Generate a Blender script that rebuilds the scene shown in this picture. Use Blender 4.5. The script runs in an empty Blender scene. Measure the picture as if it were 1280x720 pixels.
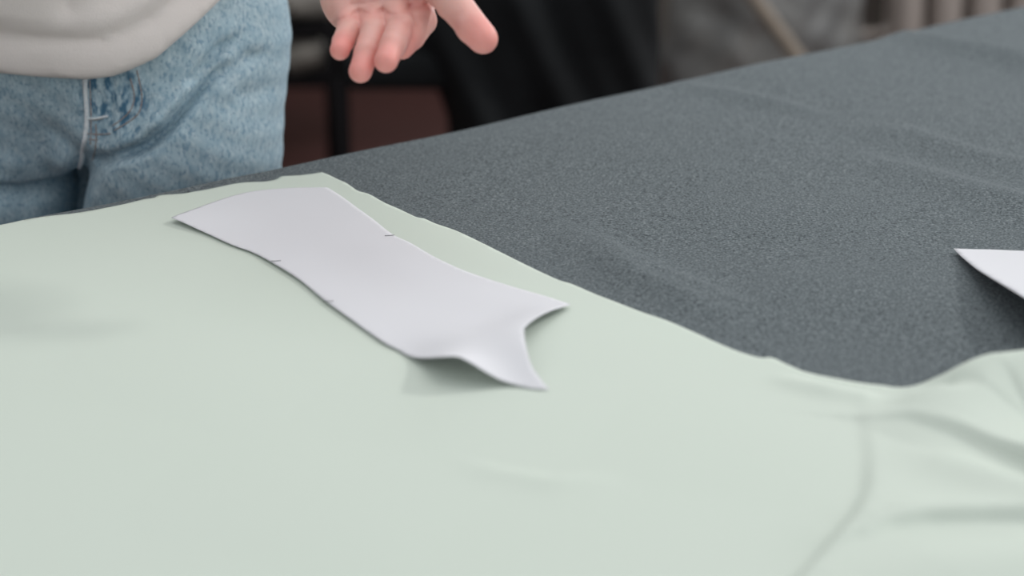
import bpy, bmesh, math, random
import numpy as np
from mathutils import Vector, kdtree
from mathutils.bvhtree import BVHTree
random.seed(4); rng = np.random.default_rng(7)
PI = math.pi
scene = bpy.context.scene
COL = scene.collection

# ------------------------------------------------------------------ camera
F = 2489.0; TH = math.radians(20.3); CAMZ = 1.267; T = 0.80
ST, CT = math.sin(TH), math.cos(TH)
cd = bpy.data.cameras.new('camera'); cam = bpy.data.objects.new('camera', cd); COL.objects.link(cam)
cam.location = (0, 0, CAMZ); cam.rotation_euler = (PI/2-TH, 0, 0)
cd.sensor_width = 36; cd.lens = F/1280*36; cd.clip_start = .05
cd.dof.use_dof = True; cd.dof.focus_distance = 1.46; cd.dof.aperture_fstop = 3.8
scene.camera = cam

def at(px, py, z):
    xc = (px-640)/F*z; yc = (360-py)/F*z
    return np.array([xc, z*CT+yc*ST, CAMZ-z*ST+yc*CT])
def on(px, py, H=T):
    z = (CAMZ-H)/(ST-(360-py)/F*CT)
    return at(px, py, z)

# ------------------------------------------------------------------ objects
def link(name, data, parent=None):
    o = bpy.data.objects.new(name, data); COL.objects.link(o)
    if parent: o.parent = parent
    return o
def tag(o, label=None, cat=None, group=None, kind=None):
    if label: o['label'] = label
    if cat: o['category'] = cat
    if group: o['group'] = group
    if kind: o['kind'] = kind
    return o
def mesh_np(name, V, Fc, mat, parent=None, smooth=True):
    V = np.asarray(V, dtype=np.float32)
    me = bpy.data.meshes.new(name)
    if isinstance(Fc, np.ndarray) and Fc.ndim == 2:
        n, k = Fc.shape
        me.vertices.add(len(V)); me.vertices.foreach_set('co', V.ravel())
        me.loops.add(n*k); me.loops.foreach_set('vertex_index', Fc.astype(np.int32).ravel())
        me.polygons.add(n); me.polygons.foreach_set('loop_start', np.arange(0, n*k, k, dtype=np.int32))
        me.update(calc_edges=True); me.validate()
    else:
        me.from_pydata([tuple(map(float, v)) for v in V], [], [tuple(map(int, f)) for f in Fc])
    if smooth: me.polygons.foreach_set('use_smooth', [True]*len(me.polygons))
    me.materials.append(mat); me.update()
    return link(name, me, parent)
def bm_obj(name, bm, mat, parent=None, smooth=False, bevel=0):
    me = bpy.data.meshes.new(name); bmesh.ops.recalc_face_normals(bm, faces=bm.faces); bm.to_mesh(me); bm.free()
    me.materials.append(mat)
    if smooth: me.polygons.foreach_set('use_smooth', [True]*len(me.polygons))
    o = link(name, me, parent)
    if bevel:
        m = o.modifiers.new('bevel', 'BEVEL'); m.width = bevel; m.segments = 3; m.limit_method = 'ANGLE'
    return o
def add_box(bm, c, s, rz=0, tilt=None):
    r = bmesh.ops.create_cube(bm, size=1)
    for v in r['verts']:
        p = Vector((v.co.x*s[0], v.co.y*s[1], v.co.z*s[2]))
        if tilt: p.rotate(tilt)
        x, y = p.x*math.cos(rz)-p.y*math.sin(rz), p.x*math.sin(rz)+p.y*math.cos(rz)
        v.co = (x+c[0], y+c[1], p.z+c[2])
def tube_bm(bm, pts, r, seg=8, flat=1.0):
    pts = [Vector(p) for p in pts]; rings = []
    up = Vector((0.1, 0.2, 1)).normalized()
    for i, p in enumerate(pts):
        d = (pts[min(i+1, len(pts)-1)]-pts[max(i-1, 0)]).normalized()
        a = d.cross(up)
        if a.length < .05: a = d.cross(Vector((1, 0, 0)))
        a.normalize(); b = d.cross(a)
        rr = r[i] if isinstance(r, (list, tuple)) else r
        rings.append([bm.verts.new(p+a*math.cos(k*2*PI/seg)*rr+b*math.sin(k*2*PI/seg)*rr*flat) for k in range(seg)])
    for i in range(len(rings)-1):
        for k in range(seg):
            bm.faces.new((rings[i][k], rings[i][(k+1) % seg], rings[i+1][(k+1) % seg], rings[i+1][k]))
    bm.faces.new(rings[0]); bm.faces.new(list(reversed(rings[-1])))

# ------------------------------------------------------------------ materials
def mat(name, col, rough=.8, noise=None, bump=None, spec=.3, sheen=0, sheen_rough=.5, metallic=0, sss=0, transl=0):
    """noise: list of (scale, strength, colour2, (stretch), lo, hi); bump: list of (scale, strength, dist)"""
    m = bpy.data.materials.new(name); m.use_nodes = True
    nt = m.node_tree; N = nt.nodes; L = nt.links
    b = N['Principled BSDF']; b.inputs['Roughness'].default_value = rough
    b.inputs['Specular IOR Level'].default_value = spec; b.inputs['Metallic'].default_value = metallic
    b.inputs['Sheen Weight'].default_value = sheen; b.inputs['Sheen Roughness'].default_value = sheen_rough
    if sss:
        b.inputs['Subsurface Weight'].default_value = sss
        b.inputs['Subsurface Radius'].default_value = (.010, .0035, .002); b.inputs['Subsurface Scale'].default_value = 1
    tc = N.new('ShaderNodeTexCoord')
    rgb = N.new('ShaderNodeRGB'); rgb.outputs[0].default_value = (*col, 1); cur = rgb.outputs[0]
    for (sc, st, c2, stretch, lo, hi) in (noise or []):
        mp = N.new('ShaderNodeMapping'); mp.inputs['Scale'].default_value = stretch[:3]
        if len(stretch) > 3: mp.inputs['Rotation'].default_value = (0, stretch[3], stretch[4])
        L.new(tc.outputs['Object'], mp.inputs['Vector'])
        n = N.new('ShaderNodeTexNoise'); n.inputs['Scale'].default_value = sc; n.inputs['Detail'].default_value = 3
        L.new(mp.outputs[0], n.inputs['Vector'])
        r = N.new('ShaderNodeMapRange'); r.inputs[1].default_value = lo; r.inputs[2].default_value = hi
        r.inputs[3].default_value = 0; r.inputs[4].default_value = st
        L.new(n.outputs['Fac'], r.inputs[0])
        mx = N.new('ShaderNodeMix'); mx.data_type = 'RGBA'
        L.new(r.outputs[0], mx.inputs[0]); L.new(cur, mx.inputs[6]); mx.inputs[7].default_value = (*c2, 1)
        cur = mx.outputs[2]
    L.new(cur, b.inputs['Base Color'])
    prev = None
    for (sc, st, dist) in (bump or []):
        n = N.new('ShaderNodeTexNoise'); n.inputs['Scale'].default_value = sc; n.inputs['Detail'].default_value = 4
        L.new(tc.outputs['Object'], n.inputs['Vector'])
        bp = N.new('ShaderNodeBump'); bp.inputs['Strength'].default_value = st; bp.inputs['Distance'].default_value = dist
        L.new(n.outputs['Fac'], bp.inputs['Height'])
        if prev: L.new(prev, bp.inputs['Normal'])
        prev = bp.outputs[0]
    if prev: L.new(prev, b.inputs['Normal'])
    if transl:
        tr = N.new('ShaderNodeBsdfTranslucent'); L.new(cur, tr.inputs['Color'])
        ms = N.new('ShaderNodeMixShader'); ms.inputs[0].default_value = transl
        out = N['Material Output']
        L.new(b.outputs[0], ms.inputs[1]); L.new(tr.outputs[0], ms.inputs[2]); L.new(ms.outputs[0], out.inputs['Surface'])
    m['cur'] = 0
    return m
U1 = (1, 1, 1)
M = {}
M['grey'] = mat('grey_melange', (.108, .126, .134), .95, [(600, .95, (.22, .248, .258), U1, .47, .66), (500, .9, (.042, .051, .057), U1, .50, .67), (5, .25, (.13, .15, .16), U1, .4, .7)],
                [(600, .25, .001)], .1, sheen=.03)
M['green'] = mat('mint_cotton', (.725, .79, .71), .9, [(6, .25, (.735, .788, .722), U1, .4, .7)], [(1500, .12, .0004)], .1, transl=.18)
M['paper'] = mat('pattern_paper', (.785, .78, .81), .75, None, None, .2, transl=.12)
M['pencil'] = mat('pencil_line', (.16, .16, .17), .8)
M['cream'] = mat('cream_fleece', (.84, .765, .73), .95, [(14, .35, (.80, .73, .695), U1, .4, .65)], [(900, .35, .0012), (30, .3, .004)], .1, sheen=.1)
M['skin'] = mat('skin', (.76, .43, .375), .5, [(55, .6, (.62, .29, .25), U1, .45, .7)], [(380, .2, .0008)], .4, sss=.25)
M['hair'] = mat('brown_hair', (.07, .04, .025), .5, [(60, .6, (.12, .07, .04), (1, 1, .1), .4, .6)], [(90, .6, .004)], .5)
M['shoe'] = mat('white_canvas_shoe', (.7, .7, .68), .7)
M['seam'] = mat('pale_seam', (.86, .89, .91), .8, [(400, .5, (.6, .68, .74), U1, .45, .6)])
M['thread'] = mat('rust_thread', (.33, .24, .22), .8, [(500, .7, (.42, .46, .48), U1, .4, .6)])
M['floor'] = mat('red_brown_floor', (.085, .034, .030), .55, [(3, .5, (.06, .028, .024), U1, .4, .7)], [(40, .1, .002)], .3)
M['wall'] = mat('taupe_wall', (.155, .135, .118), .9, [(2.5, .5, (.11, .098, .088), U1, .4, .7)], [(60, .1, .003)], .2)
M['black'] = mat('black_cloth', (.008, .009, .010), .8, [(8, .5, (.013, .015, .017), U1, .4, .7)], [(30, .3, .01)], .2)
M['blackmetal'] = mat('black_metal', (.006, .005, .006), .8, None, None, .15)
M['radiator'] = mat('radiator_enamel', (.50, .44, .40), .5, [(3, .3, (.45, .40, .365), U1, .4, .7)], None, .4)
M['bag'] = mat('grey_plastic', (.20, .195, .185), .45, [(7, .55, (.12, .122, .125), U1, .42, .62)], [(14, .5, .03)], .5)
M['wood'] = mat('pale_wood', (.26, .21, .165), .6, [(6, .5, (.2, .16, .125), (8, 8, 1), .4, .6)])
M['sack'] = mat('pale_bundle', (.26, .24, .215), .85, [(12, .5, (.2, .185, .165), U1, .4, .6)], [(25, .5, .01)])
M['tabletop'] = mat('laminate', (.35, .33, .30), .5)
M['white'] = mat('white_frame', (.75, .75, .73), .5)
M['eye'] = mat('eye_white', (.8, .78, .76), .2); M['iris'] = mat('iris', (.08, .05, .03), .2)
M['glass'] = mat('glass', (.9, .95, .95), .05)
_n = M['glass'].node_tree; _t = _n.nodes.new('ShaderNodeBsdfTransparent'); _g = _n.nodes.new('ShaderNodeBsdfGlossy'); _g.inputs['Roughness'].default_value = .02
_m = _n.nodes.new('ShaderNodeMixShader'); _m.inputs[0].default_value = .06
_n.links.new(_t.outputs[0], _m.inputs[1]); _n.links.new(_g.outputs[0], _m.inputs[2]); _n.links.new(_m.outputs[0], _n.nodes['Material Output'].inputs['Surface'])

# denim: bleached blue twill
def denim():
    m = mat('light_blue_denim', (.42, .57, .65), .9,
            [(30, .4, (.45, .57, .63), U1, .40, .62), (330, .8, (.60, .71, .76), (1, 1, .6), .48, .64), (380, .8, (.16, .29, .41), (1, 1, .6), .50, .66), (110, .5, (.24, .39, .50), (1, 1, .6), .52, .66)],
            [(260, .25, .001)], .15)
    nt = m.node_tree; N = nt.nodes; L = nt.links; b = N['Principled BSDF']
    src = b.inputs['Base Color'].links[0].from_socket
    tc = N.new('ShaderNodeTexCoord')
    # twill lines
    mp = N.new('ShaderNodeMapping'); mp.inputs['Rotation'].default_value = (0, math.radians(35), 0); L.new(tc.outputs['Object'], mp.inputs['Vector'])
    w = N.new('ShaderNodeTexWave'); w.bands_direction = 'X'; w.inputs['Scale'].default_value = 190; w.inputs['Distortion'].default_value = 1.5
    L.new(mp.outputs[0], w.inputs['Vector'])
    r = N.new('ShaderNodeMapRange'); r.inputs[1].default_value = .1; r.inputs[2].default_value = .9; r.inputs[3].default_value = 0; r.inputs[4].default_value = .28
    L.new(w.outputs['Fac'], r.inputs[0])
    mx = N.new('ShaderNodeMix'); mx.data_type = 'RGBA'; L.new(r.outputs[0], mx.inputs[0]); L.new(src, mx.inputs[6]); mx.inputs[7].default_value = (.48, .57, .62, 1)
    cur = mx.outputs[2]
    # unworn indigo patches kept in the ridges beside the fly
    c = at(140, 128, 1.60)-np.array([-.378, 1.675, 0])
    d = N.new('ShaderNodeVectorMath'); d.operation = 'SUBTRACT'; L.new(tc.outputs['Object'], d.inputs[0]); d.inputs[1].default_value = tuple(c)
    sc = N.new('ShaderNodeVectorMath'); sc.operation = 'MULTIPLY'; L.new(d.outputs[0], sc.inputs[0]); sc.inputs[1].default_value = (24, 3, 24)
    ln = N.new('ShaderNodeVectorMath'); ln.operation = 'LENGTH'; L.new(sc.outputs[0], ln.inputs[0])
    mr = N.new('ShaderNodeMapRange'); mr.inputs[1].default_value = .55; mr.inputs[2].default_value = 1.0; mr.inputs[3].default_value = 1; mr.inputs[4].default_value = 0; L.new(ln.outputs['Value'], mr.inputs[0])
    mp2 = N.new('ShaderNodeMapping'); mp2.inputs['Scale'].default_value = (1.6, .4, .8); L.new(tc.outputs['Object'], mp2.inputs['Vector'])
    n2 = N.new('ShaderNodeTexNoise'); n2.inputs['Scale'].default_value = 120; n2.inputs['Detail'].default_value = 2; L.new(mp2.outputs[0], n2.inputs['Vector'])
    r2 = N.new('ShaderNodeMapRange'); r2.inputs[1].default_value = .47; r2.inputs[2].default_value = .62; r2.inputs[3].default_value = 0; r2.inputs[4].default_value = .95; L.new(n2.outputs['Fac'], r2.inputs[0])
    mu = N.new('ShaderNodeMath'); mu.operation = 'MULTIPLY'; L.new(mr.outputs[0], mu.inputs[0]); L.new(r2.outputs[0], mu.inputs[1])
    mx2 = N.new('ShaderNodeMix'); mx2.data_type = 'RGBA'; L.new(mu.outputs[0], mx2.inputs[0]); L.new(cur, mx2.inputs[6]); mx2.inputs[7].default_value = (.06, .16, .26, 1)
    L.new(mx2.outputs[2], b.inputs['Base Color'])
    return m
M['denim'] = denim()

# ------------------------------------------------------------------ sheets lying on the table
def smooth_line(pts, n=8, closed=False):
    P = [np.array(p, float) for p in pts]; out = []
    m = len(P)
    rngi = range(m) if closed else range(m-1)
    for i in rngi:
        p0 = P[(i-1) % m] if closed or i > 0 else P[0]; p1 = P[i]; p2 = P[(i+1) % m]
        p3 = P[(i+2) % m] if closed or i+2 < m else P[-1]
        for k in range(n):
            t = k/n
            out.append(.5*((2*p1)+(-p0+p2)*t+(2*p0-5*p1+4*p2-p3)*t*t+(-p0+3*p1-3*p2+p3)*t**3))
    if not closed: out.append(P[-1])
    return out
def inside(poly, X, Y):
    c = np.zeros(X.shape, bool); n = len(poly)
    for i in range(n):
        x1, y1 = poly[i]; x2, y2 = poly[(i+1) % n]
        if y1 == y2: continue
        k = ((y1 > Y) != (y2 > Y)) & (X < (x2-x1)*(Y-y1)/(y2-y1)+x1)
        c ^= k
    return c
def sheet(name, poly, hfn, step, material, thick, corners=(), parent=None, rot=0.0):
    """flat sheet with outline poly (world xy), height hfn(x,y), edge snapped to outline"""
    poly = [np.array(p[:2], float) for p in poly]
    ca, sa = math.cos(rot), math.sin(rot)
    R_ = np.array([[ca, sa], [-sa, ca]])
    pl = [R_ @ p for p in poly]
    A = np.array(pl); lo = A.min(0)-step; hi = A.max(0)+step
    nx, ny = (np.ceil((hi-lo)/step)).astype(int)+1
    gx = lo[0]+np.arange(nx)*step; gy = lo[1]+np.arange(ny)*step
    X, Y = np.meshgrid(gx, gy, indexing='ij')
    cx, cy = X[:-1, :-1]+step/2, Y[:-1, :-1]+step/2
    k = inside(pl, cx, cy)
    I, J = np.nonzero(k)
    idx = lambda i, j: i*ny+j
    Q = np.stack([idx(I, J), idx(I+1, J), idx(I+1, J+1), idx(I, J+1)], 1)
    used = np.unique(Q); remap = -np.ones(nx*ny, int); remap[used] = np.arange(len(used)); Q = remap[Q]
    P = np.stack([X.ravel()[used], Y.ravel()[used]], 1)
    cnt = np.bincount(Q.ravel(), minlength=len(P)); bd = np.nonzero(cnt < 4)[0]
    dens = []
    for i in range(len(pl)):
        a, b = pl[i], pl[(i+1) % len(pl)]; n = max(1, int(np.linalg.norm(b-a)/(step*.12)))
        for t in range(n): dens.append(a+(b-a)*t/n)
    kd = kdtree.KDTree(len(dens))
    for i, p in enumerate(dens): kd.insert((p[0], p[1], 0), i)
    kd.balance()
    for i in bd:
        co, _, dd = kd.find((P[i][0], P[i][1], 0)); P[i] = (co[0], co[1])
    for c in corners:
        c = R_ @ np.array(c[:2]); j = bd[np.argmin(((P[bd]-c)**2).sum(1))]; P[j] = c
    W = P @ R_           # rotate back
    Z = hfn(W[:, 0], W[:, 1])
    o = mesh_np(name, np.column_stack([W, Z]), Q, material, parent)
    s = o.modifiers.new('thickness', 'SOLIDIFY'); s.thickness = thick; s.offset = -1
    return o
def kernel_height(ctrl, sig=.020):
    """smooth height field through control points; returns the field and the outline points that fit it"""
    Hh = np.array([c[2] for c in ctrl]); C = np.array([on(a, b, T+h)[:2] for a, b, h in ctrl])
    n = len(C); lam = .02
    D = np.linalg.norm(C[:, None]-C[None], axis=2)
    K = np.exp(-(D/(sig*2.2))**2)+.06*np.eye(n)
    base = float(np.median(Hh)); wts = np.linalg.solve(K, Hh-base)
    def f(x, y):
        z = np.full(np.shape(x), base, float)
        for c, w_ in zip(C, wts): z = z+w_*np.exp(-((x-c[0])**2+(y-c[1])**2)/(sig*2.2)**2)
        return np.maximum(z, Hh.min())
    return f
def seg_dist(x, y, pts):
    best = np.full_like(x, 1e9); tt = np.zeros_like(x); L = 0; side = np.zeros_like(x)
    ls = [0]
    for a, b in zip(pts[:-1], pts[1:]): ls.append(ls[-1]+np.linalg.norm(b-a))
    for i, (a, b) in enumerate(zip(pts[:-1], pts[1:])):
        d = b-a; l2 = (d**2).sum()
        t = np.clip(((x-a[0])*d[0]+(y-a[1])*d[1])/l2, 0, 1)
        ex, ey = x-a[0]-t*d[0], y-a[1]-t*d[1]
        q = np.hypot(ex, ey); k = q < best
        best = np.where(k, q, best); tt = np.where(k, (ls[i]+t*math.sqrt(l2))/ls[-1], tt)
        side = np.where(k, np.sign(d[0]*ey-d[1]*ex), side)
    return best, tt, side
def ridge(x, y, px, H, h, w, w2=None, ends=(0, 0)):
    """soft fold along a line; h may be a list of heights; w left width, w2 right width"""
    pts = [on(a, b, T+H)[:2] for a, b in px]
    d, t, s = seg_dist(x, y, pts)
    hh = np.interp(t, np.linspace(0, 1, len(h)), h) if isinstance(h, (list, tuple)) else h
    ww = np.where(s > 0, w, w2 if w2 else w)
    return hh*np.exp(-(d/ww)**2)

# table frame: u along the far edge, v away from the camera
E0 = on(0, 286)[:2]; E1 = on(1280, 10)[:2]
u = (E1-E0)/np.linalg.norm(E1-E0); v = np.array([-u[1], u[0]])
ang = math.atan2(u[1], u[0])
print('table dir', math.degrees(ang), E0, E1)

# grey cloth: outline on top then hanging over the far edge
def P2(su, sv): return E0+u*su+v*sv
edge_px = [(-500, 388), (-260, 341), (0, 283), (112, 262), (200, 243.5), (281, 225.5), (355, 212), (500, 180.5), (640, 149), (770, 121), (900, 92), (1000, 71), (1100, 49), (1200, 27), (1280, 9.5), (1500, -38), (1750, -92)]
edge = [on(a, b)[:2] for a, b in edge_px]
edge = [edge[0]-u*.55-v*.0]+edge
GT = .003
def grey_h(x, y):
    z = np.full_like(x, T+GT)
    z += ridge(x, y, [(1110, 38), (1160, 52), (1220, 66), (1300, 84)], 0, [.0, .007, .009, .010], .010, .03)
    z += ridge(x, y, [(1040, 190), (1110, 208), (1200, 235), (1300, 262)], 0, [.0, .004, .005, .005], .014, .03)
    z += ridge(x, y, [(1060, 155), (1140, 172), (1230, 200), (1300, 215)], 0, [.0, .0045, .005, .005], .012, .03)
    z += ridge(x, y, [(690, 280), (800, 335), (900, 378), (975, 405)], 0, [.0, .005, .0055, .0], .010, .035)
    z += ridge(x, y, [(735, 308), (800, 355), (880, 390), (940, 415)], 0, [.0, .0035, .0035, .0], .008, .02)
    z += ridge(x, y, [(840, 105), (900, 118), (960, 130), (1040, 150)], 0, [.0, .0045, .0045, .0], .010, .02)
    z += ridge(x, y, [(900, 330), (1000, 360), (1090, 395)], 0, [0, .0018, 0], .03, .04)
    z += .0006*np.sin(x*23+y*11)+.0005*np.sin(x*9-y*31)
    return z
near = 1.42
es = smooth_line(edge, 4)
poly = es+[es[-1]-v*near, es[0]-v*near]
# edge roll: sheet inset 1 cm, then a separate strip in the same mesh bends down
def build_grey():
    NU, NV = 560, 330
    line = np.array(es); ln = np.concatenate([[0], np.cumsum(np.linalg.norm(np.diff(line, axis=0), axis=1))])
    sU = np.linspace(0, ln[-1], NU)
    ex = np.interp(sU, ln, line[:, 0]); ey = np.interp(sU, ln, line[:, 1])
    V = []; prof = []
    r = .006
    for k in range(14): prof.append((.0, -.16+.15*k/14))           # hanging part
    for k in range(7):
        a = k/6*PI/2; prof.append((-r+r*math.cos(a), -r+r*math.sin(a)))
    rest = np.linspace(-r, -near, NV)[1:]
    n = len(prof)+len(rest)
    for (dv, dz) in prof:
        sway = .012*np.sin(sU*19+1)*max(0, -dz-.01)/.16
        # grey top height at rim
        top = grey_h(ex-v[0]*r, ey-v[1]*r)
        V.append(np.column_stack([ex+v[0]*(dv+sway), ey+v[1]*(dv+sway), top+dz]))
    for dv in rest:
        x, y = ex+v[0]*dv, ey+v[1]*dv
        V.append(np.column_stack([x, y, grey_h(x, y)]))
    V = np.concatenate(V)
    I, J = np.meshgrid(np.arange(n-1), np.arange(NU-1), indexing='ij'); I = I.ravel(); J = J.ravel()
    Q = np.stack([I*NU+J, (I+1)*NU+J, (I+1)*NU+J+1, I*NU+J+1], 1)
    o = mesh_np('grey_cloth', V, Q, M['grey'])
    s = o.modifiers.new('thickness', 'SOLIDIFY'); s.thickness = .002; s.offset = 1
    return o
g = build_grey()
me = g.data
if me.polygons[len(me.polygons)//2].normal.z < 0: me.flip_normals(); g.modifiers[0].offset = -1
else: g.modifiers[0].offset = -1
tag(g, 'charcoal grey melange wool cloth spread over the whole cutting table', 'cloth')

# green fabric
GH = T+GT+.0016
gl = [(-420, 352), (-250, 327), (-120, 304), (0, 281), (30, 275), (60, 270.5), (100, 266), (150, 256.5), (180, 249), (192, 247.5), (200, 244), (228, 242), (245, 239), (262, 236), (300, 228.5), (330, 227), (345, 224.5), (352, 221), (372, 220), (388, 218.5), (402, 216.5)]
gr = [(402, 216.5), (412, 220), (422, 225), (432, 229), (440, 234), (448, 239), (462, 243), (480, 253), (500, 262), (520, 272), (530, 274), (545, 281), (570, 290), (600, 304), (625, 316), (650, 328), (680, 342), (700, 351), (715, 355.5), (745, 369), (760, 375), (800, 391), (830, 401), (860, 413), (900, 430), (925, 440), (950, 447), (965, 447), (985, 456), (1010, 466), (1050, 476), (1100, 484), (1180, 492), (1300, 490), (1500, 470), (1700, 470)]
dz_l = .0015
left = [on(a, b, GH)[:2] for a, b in gl]; right = [on(a, b, GH)[:2] for a, b in gr]
pg = smooth_line(left, 4)[:-1]+smooth_line(right, 4)
pg += [P2((pg[-1]-E0) @ u-.05, -1.30), P2((pg[0]-E0) @ u-.25, -1.33)]
print('corner', [(float((on(a, b)[:2]-E0) @ u), float((on(a, b)[:2]-E0) @ v)) for a, b in ((0, 720), (1280, 720))], 'mint', [(float((p-E0) @ u), float((p-E0) @ v)) for p in (pg[0], pg[-4], pg[-3], pg[-2], pg[-1])])
step_line = [(1068, 492), (1073, 530), (1078, 570), (1076, 610), (1062, 645), (1040, 672), (1000, 715), (960, 760)]
SL = [on(a, b, T+.006)[:2] for a, b in step_line]
def smoothstep(t): t = np.clip(t, 0, 1); return t*t*(3-2*t)
def lump(x, y):
    d, t, s = seg_dist(x, y, SL)
    inside_ = np.where(s > 0, 1, -1)*d          # positive towards the right side
    m = smoothstep((inside_+.002)/.010)
    return m
def green_h(x, y):
    z = np.full_like(x, GH)
    z += np.maximum(grey_h(x, y)-(T+GT), 0)
    # faint creases in the flat part
    z += ridge(x, y, [(560, 582), (620, 600), (690, 612), (780, 606)], 0, [0, .0016, .002, 0], .006, .012)
    z += ridge(x, y, [(0, 430), (60, 420), (120, 414)], 0, [.0008, .001, 0], .008, .01)
    z += ridge(x, y, [(960, 478), (1000, 490), (1040, 500), (1075, 506)], 0, [0, .003, .004, .003], .007, .010)
    z += ridge(x, y, [(1010, 468), (1050, 478), (1100, 488)], 0, [0, .003, .002], .010, .008)
    m = lump(x, y)
    dd, tt_, ss = seg_dist(x, y, SL)
    z += m*.007*np.interp(tt_, [0, .05, .3, .7, 1], [0, .1, .35, .9, 1])
    # crest making the far silhouette
    z += ridge(x, y, [(1110, 486), (1160, 466), (1205, 442), (1245, 430), (1300, 432), (1380, 440)], .035, [.0, .007, .017, .026, .028, .02], .022, .040)
    z -= ridge(x, y, [(1140, 496), (1180, 498), (1230, 505)], .008, [.0, .006, .0], .008, .008)
    # bright fold ending in a small steep step, a long slope below it
    z += ridge(x, y, [(1085, 508), (1140, 514), (1200, 531), (1290, 566), (1400, 612)], .014, [.0015, .004, .007, .012, .015], .030, .0030)
    z += ridge(x, y, [(1110, 550), (1180, 566), (1260, 600), (1340, 625)], .012, [.0, .004, .006, .006], .012, .020)
    # low front fold, broad behind and steep in front
    z += ridge(x, y, [(1080, 664), (1110, 652), (1160, 645), (1240, 643), (1300, 643), (1420, 645)], .012, [.003, .006, .007, .007, .007, .007], .026, .003)
    z += ridge(x, y, [(1080, 740), (1180, 725), (1300, 715)], .012, [.004, .008, .010], .03, .03)
    return z
grn = sheet('mint_fabric', pg, green_h, .0026, M['green'], .0006, rot=ang,
            corners=[left[-1]])
tag(grn, 'pale mint green cotton fabric with raw edge, gathered in folds at right', 'fabric')

# paper pattern pieces ------------------------------------------------
PB = .0072  # lies on the green fabric
pp = [(214, 272, .0045), (262, 254, .002), (310, 240, .0012), (360, 235, .0010), (405, 234, .0010), (414, 237, .0010), (450, 262, .0012), (488, 291, .0012), (512, 303, .0012), (545, 322, .0012),
      (585, 340, .0012), (640, 358, .0014), (685, 371, .0024), (713, 380.5, .0040), (697, 385.5, .0075), (678, 393, .0115), (664, 402, .0140), (655, 411, .0155), (656, 424, .0140), (660, 443, .0110), (665, 458, .0080), (675, 473, .0035), (687, 486.5, .0012),
      (668, 486, .0012), (645, 481, .0018), (624, 474, .0050), (604, 463, .0110), (588, 453, .0165), (572, 446, .0195), (552, 446.5, .0160), (530, 447.5, .0080), (514, 446, .0020), (497, 437, .0018), (478, 427, .0020), (444, 403, .0022),
      (408, 377, .0024), (375, 350, .0024), (340, 328, .0024), (315, 315, .0018), (290, 306, .0018), (255, 290, .0024)]
corner_i = [0, 4, 13, 17, 22, 31]
def paper(name, pts, extra, corners_i, step, pencil, n=5, sig=.013):
    ctrl = [(a, b, h+.0045) for a, b, h in pts]+[(a, b, h+.0045) for a, b, h in extra]
    f = kernel_height(ctrl, sig)
    W = []
    for a, b, h in ctrl[:len(pts)]:
        hh = h
        for _ in range(6):
            q = on(a, b, T+hh); hh = .5*hh+.5*float(f(q[0], q[1]))
        W.append(on(a, b, T+hh)[:2])
    # smooth between corners
    out = []; m = len(W); cs = sorted(corners_i)
    for a, b in zip(cs, cs[1:]+[cs[0]+m]):
        out += smooth_line([W[i % m] for i in range(a, b+1)], n)[:-1]
    hf = lambda x, y: T+f(x, y)
    o = sheet(name, out, hf, step, M['paper'], .00018, corners=[W[i] for i in corners_i], rot=math.radians(-35))
    for (a, b), (c, d) in pencil:
        h0 = .0075
        p = []
        for t in np.linspace(0, 1, 6):
            for _ in range(5):
                q = on(a+(c-a)*t, b+(d-b)*t, T+h0); h0 = float(hf(np.array([q[0]]), np.array([q[1]]))[0])-T
            p.append((q[0], q[1], float(hf(np.array([q[0]]), np.array([q[1]]))[0])+.00025))
        bm = bmesh.new(); tube_bm(bm, p, .00045, 6, .3); k = bm_obj('pencil_mark', bm, M['pencil'], o, True)
        k['label'] = 'short grey pencil notch mark at the paper edge'
    return o
p1 = paper('paper_pattern_piece', pp, [(330, 275, .0012), (420, 320, .0012), (500, 360, .0014), (560, 385, .0020), (600, 405, .0050), (615, 430, .0120), (560, 428, .009), (640, 395, .006), (650, 460, .0060), (450, 350, .0012), (560, 350, .0012), (620, 372, .0025), (500, 410, .002), (270, 275, .0025), (400, 260, .0012)],
           corner_i, .0022, [((338, 327), (351, 326)), ((404, 377.5), (417, 376.5)), ((481, 295), (493, 294))])
tag(p1, 'long white paper pattern piece with flared curling end lying on mint fabric', 'pattern piece')
p2 = paper('paper_pattern_piece', [(1192, 310.5, .0005), (1240, 312, .004), (1290, 313.5, .010), (1400, 316, .02), (1560, 300, .02), (1640, 380, .02), (1500, 470, .02), (1400, 440, .028), (1340, 408, .030), (1290, 378, .027), (1250, 354, .020), (1225, 339, .012), (1208, 326, .005)],
           [(1300, 345, .02), (1400, 380, .024), (1240, 328, .010)], [0, 4, 5, 6], .003, [], sig=.05)
tag(p2, 'white pointed paper corner lifting off the grey cloth at right edge', 'pattern piece')

# ------------------------------------------------------------------ table under the cloth
tb = link('cutting_table', None); c0 = E0+u*.9-v*.62
tb.location = (c0[0], c0[1], 0); tb.rotation_euler = (0, 0, ang)
def local_box(name, c, s, m, parent, bev=.003):
    bm = bmesh.new(); add_box(bm, c, s); return bm_obj(name, bm, m, parent, bevel=bev)
Lr = np.linalg.norm(es[-1]-es[0])
smid = ((es[-1]+es[0])/2-c0) @ u
vmin = min((p-c0) @ v for p in es)
local_box('table_top', (smid, (vmin-.004-near)/2+.005, T-.0135), (Lr-.02, near+vmin-.03-(-near) if False else (vmin-.004+near), .027), M['tabletop'], tb)
ymid = (vmin-.004-near)/2+.005
for sx in (-1, 1):
    for sy in (-1, 1):
        local_box('leg', (smid+sx*(Lr/2-.15), ymid+sy*((vmin+near)/2-.12), (T-.027)/2), (.06, .06, T-.027), M['blackmetal'], tb)
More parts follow.
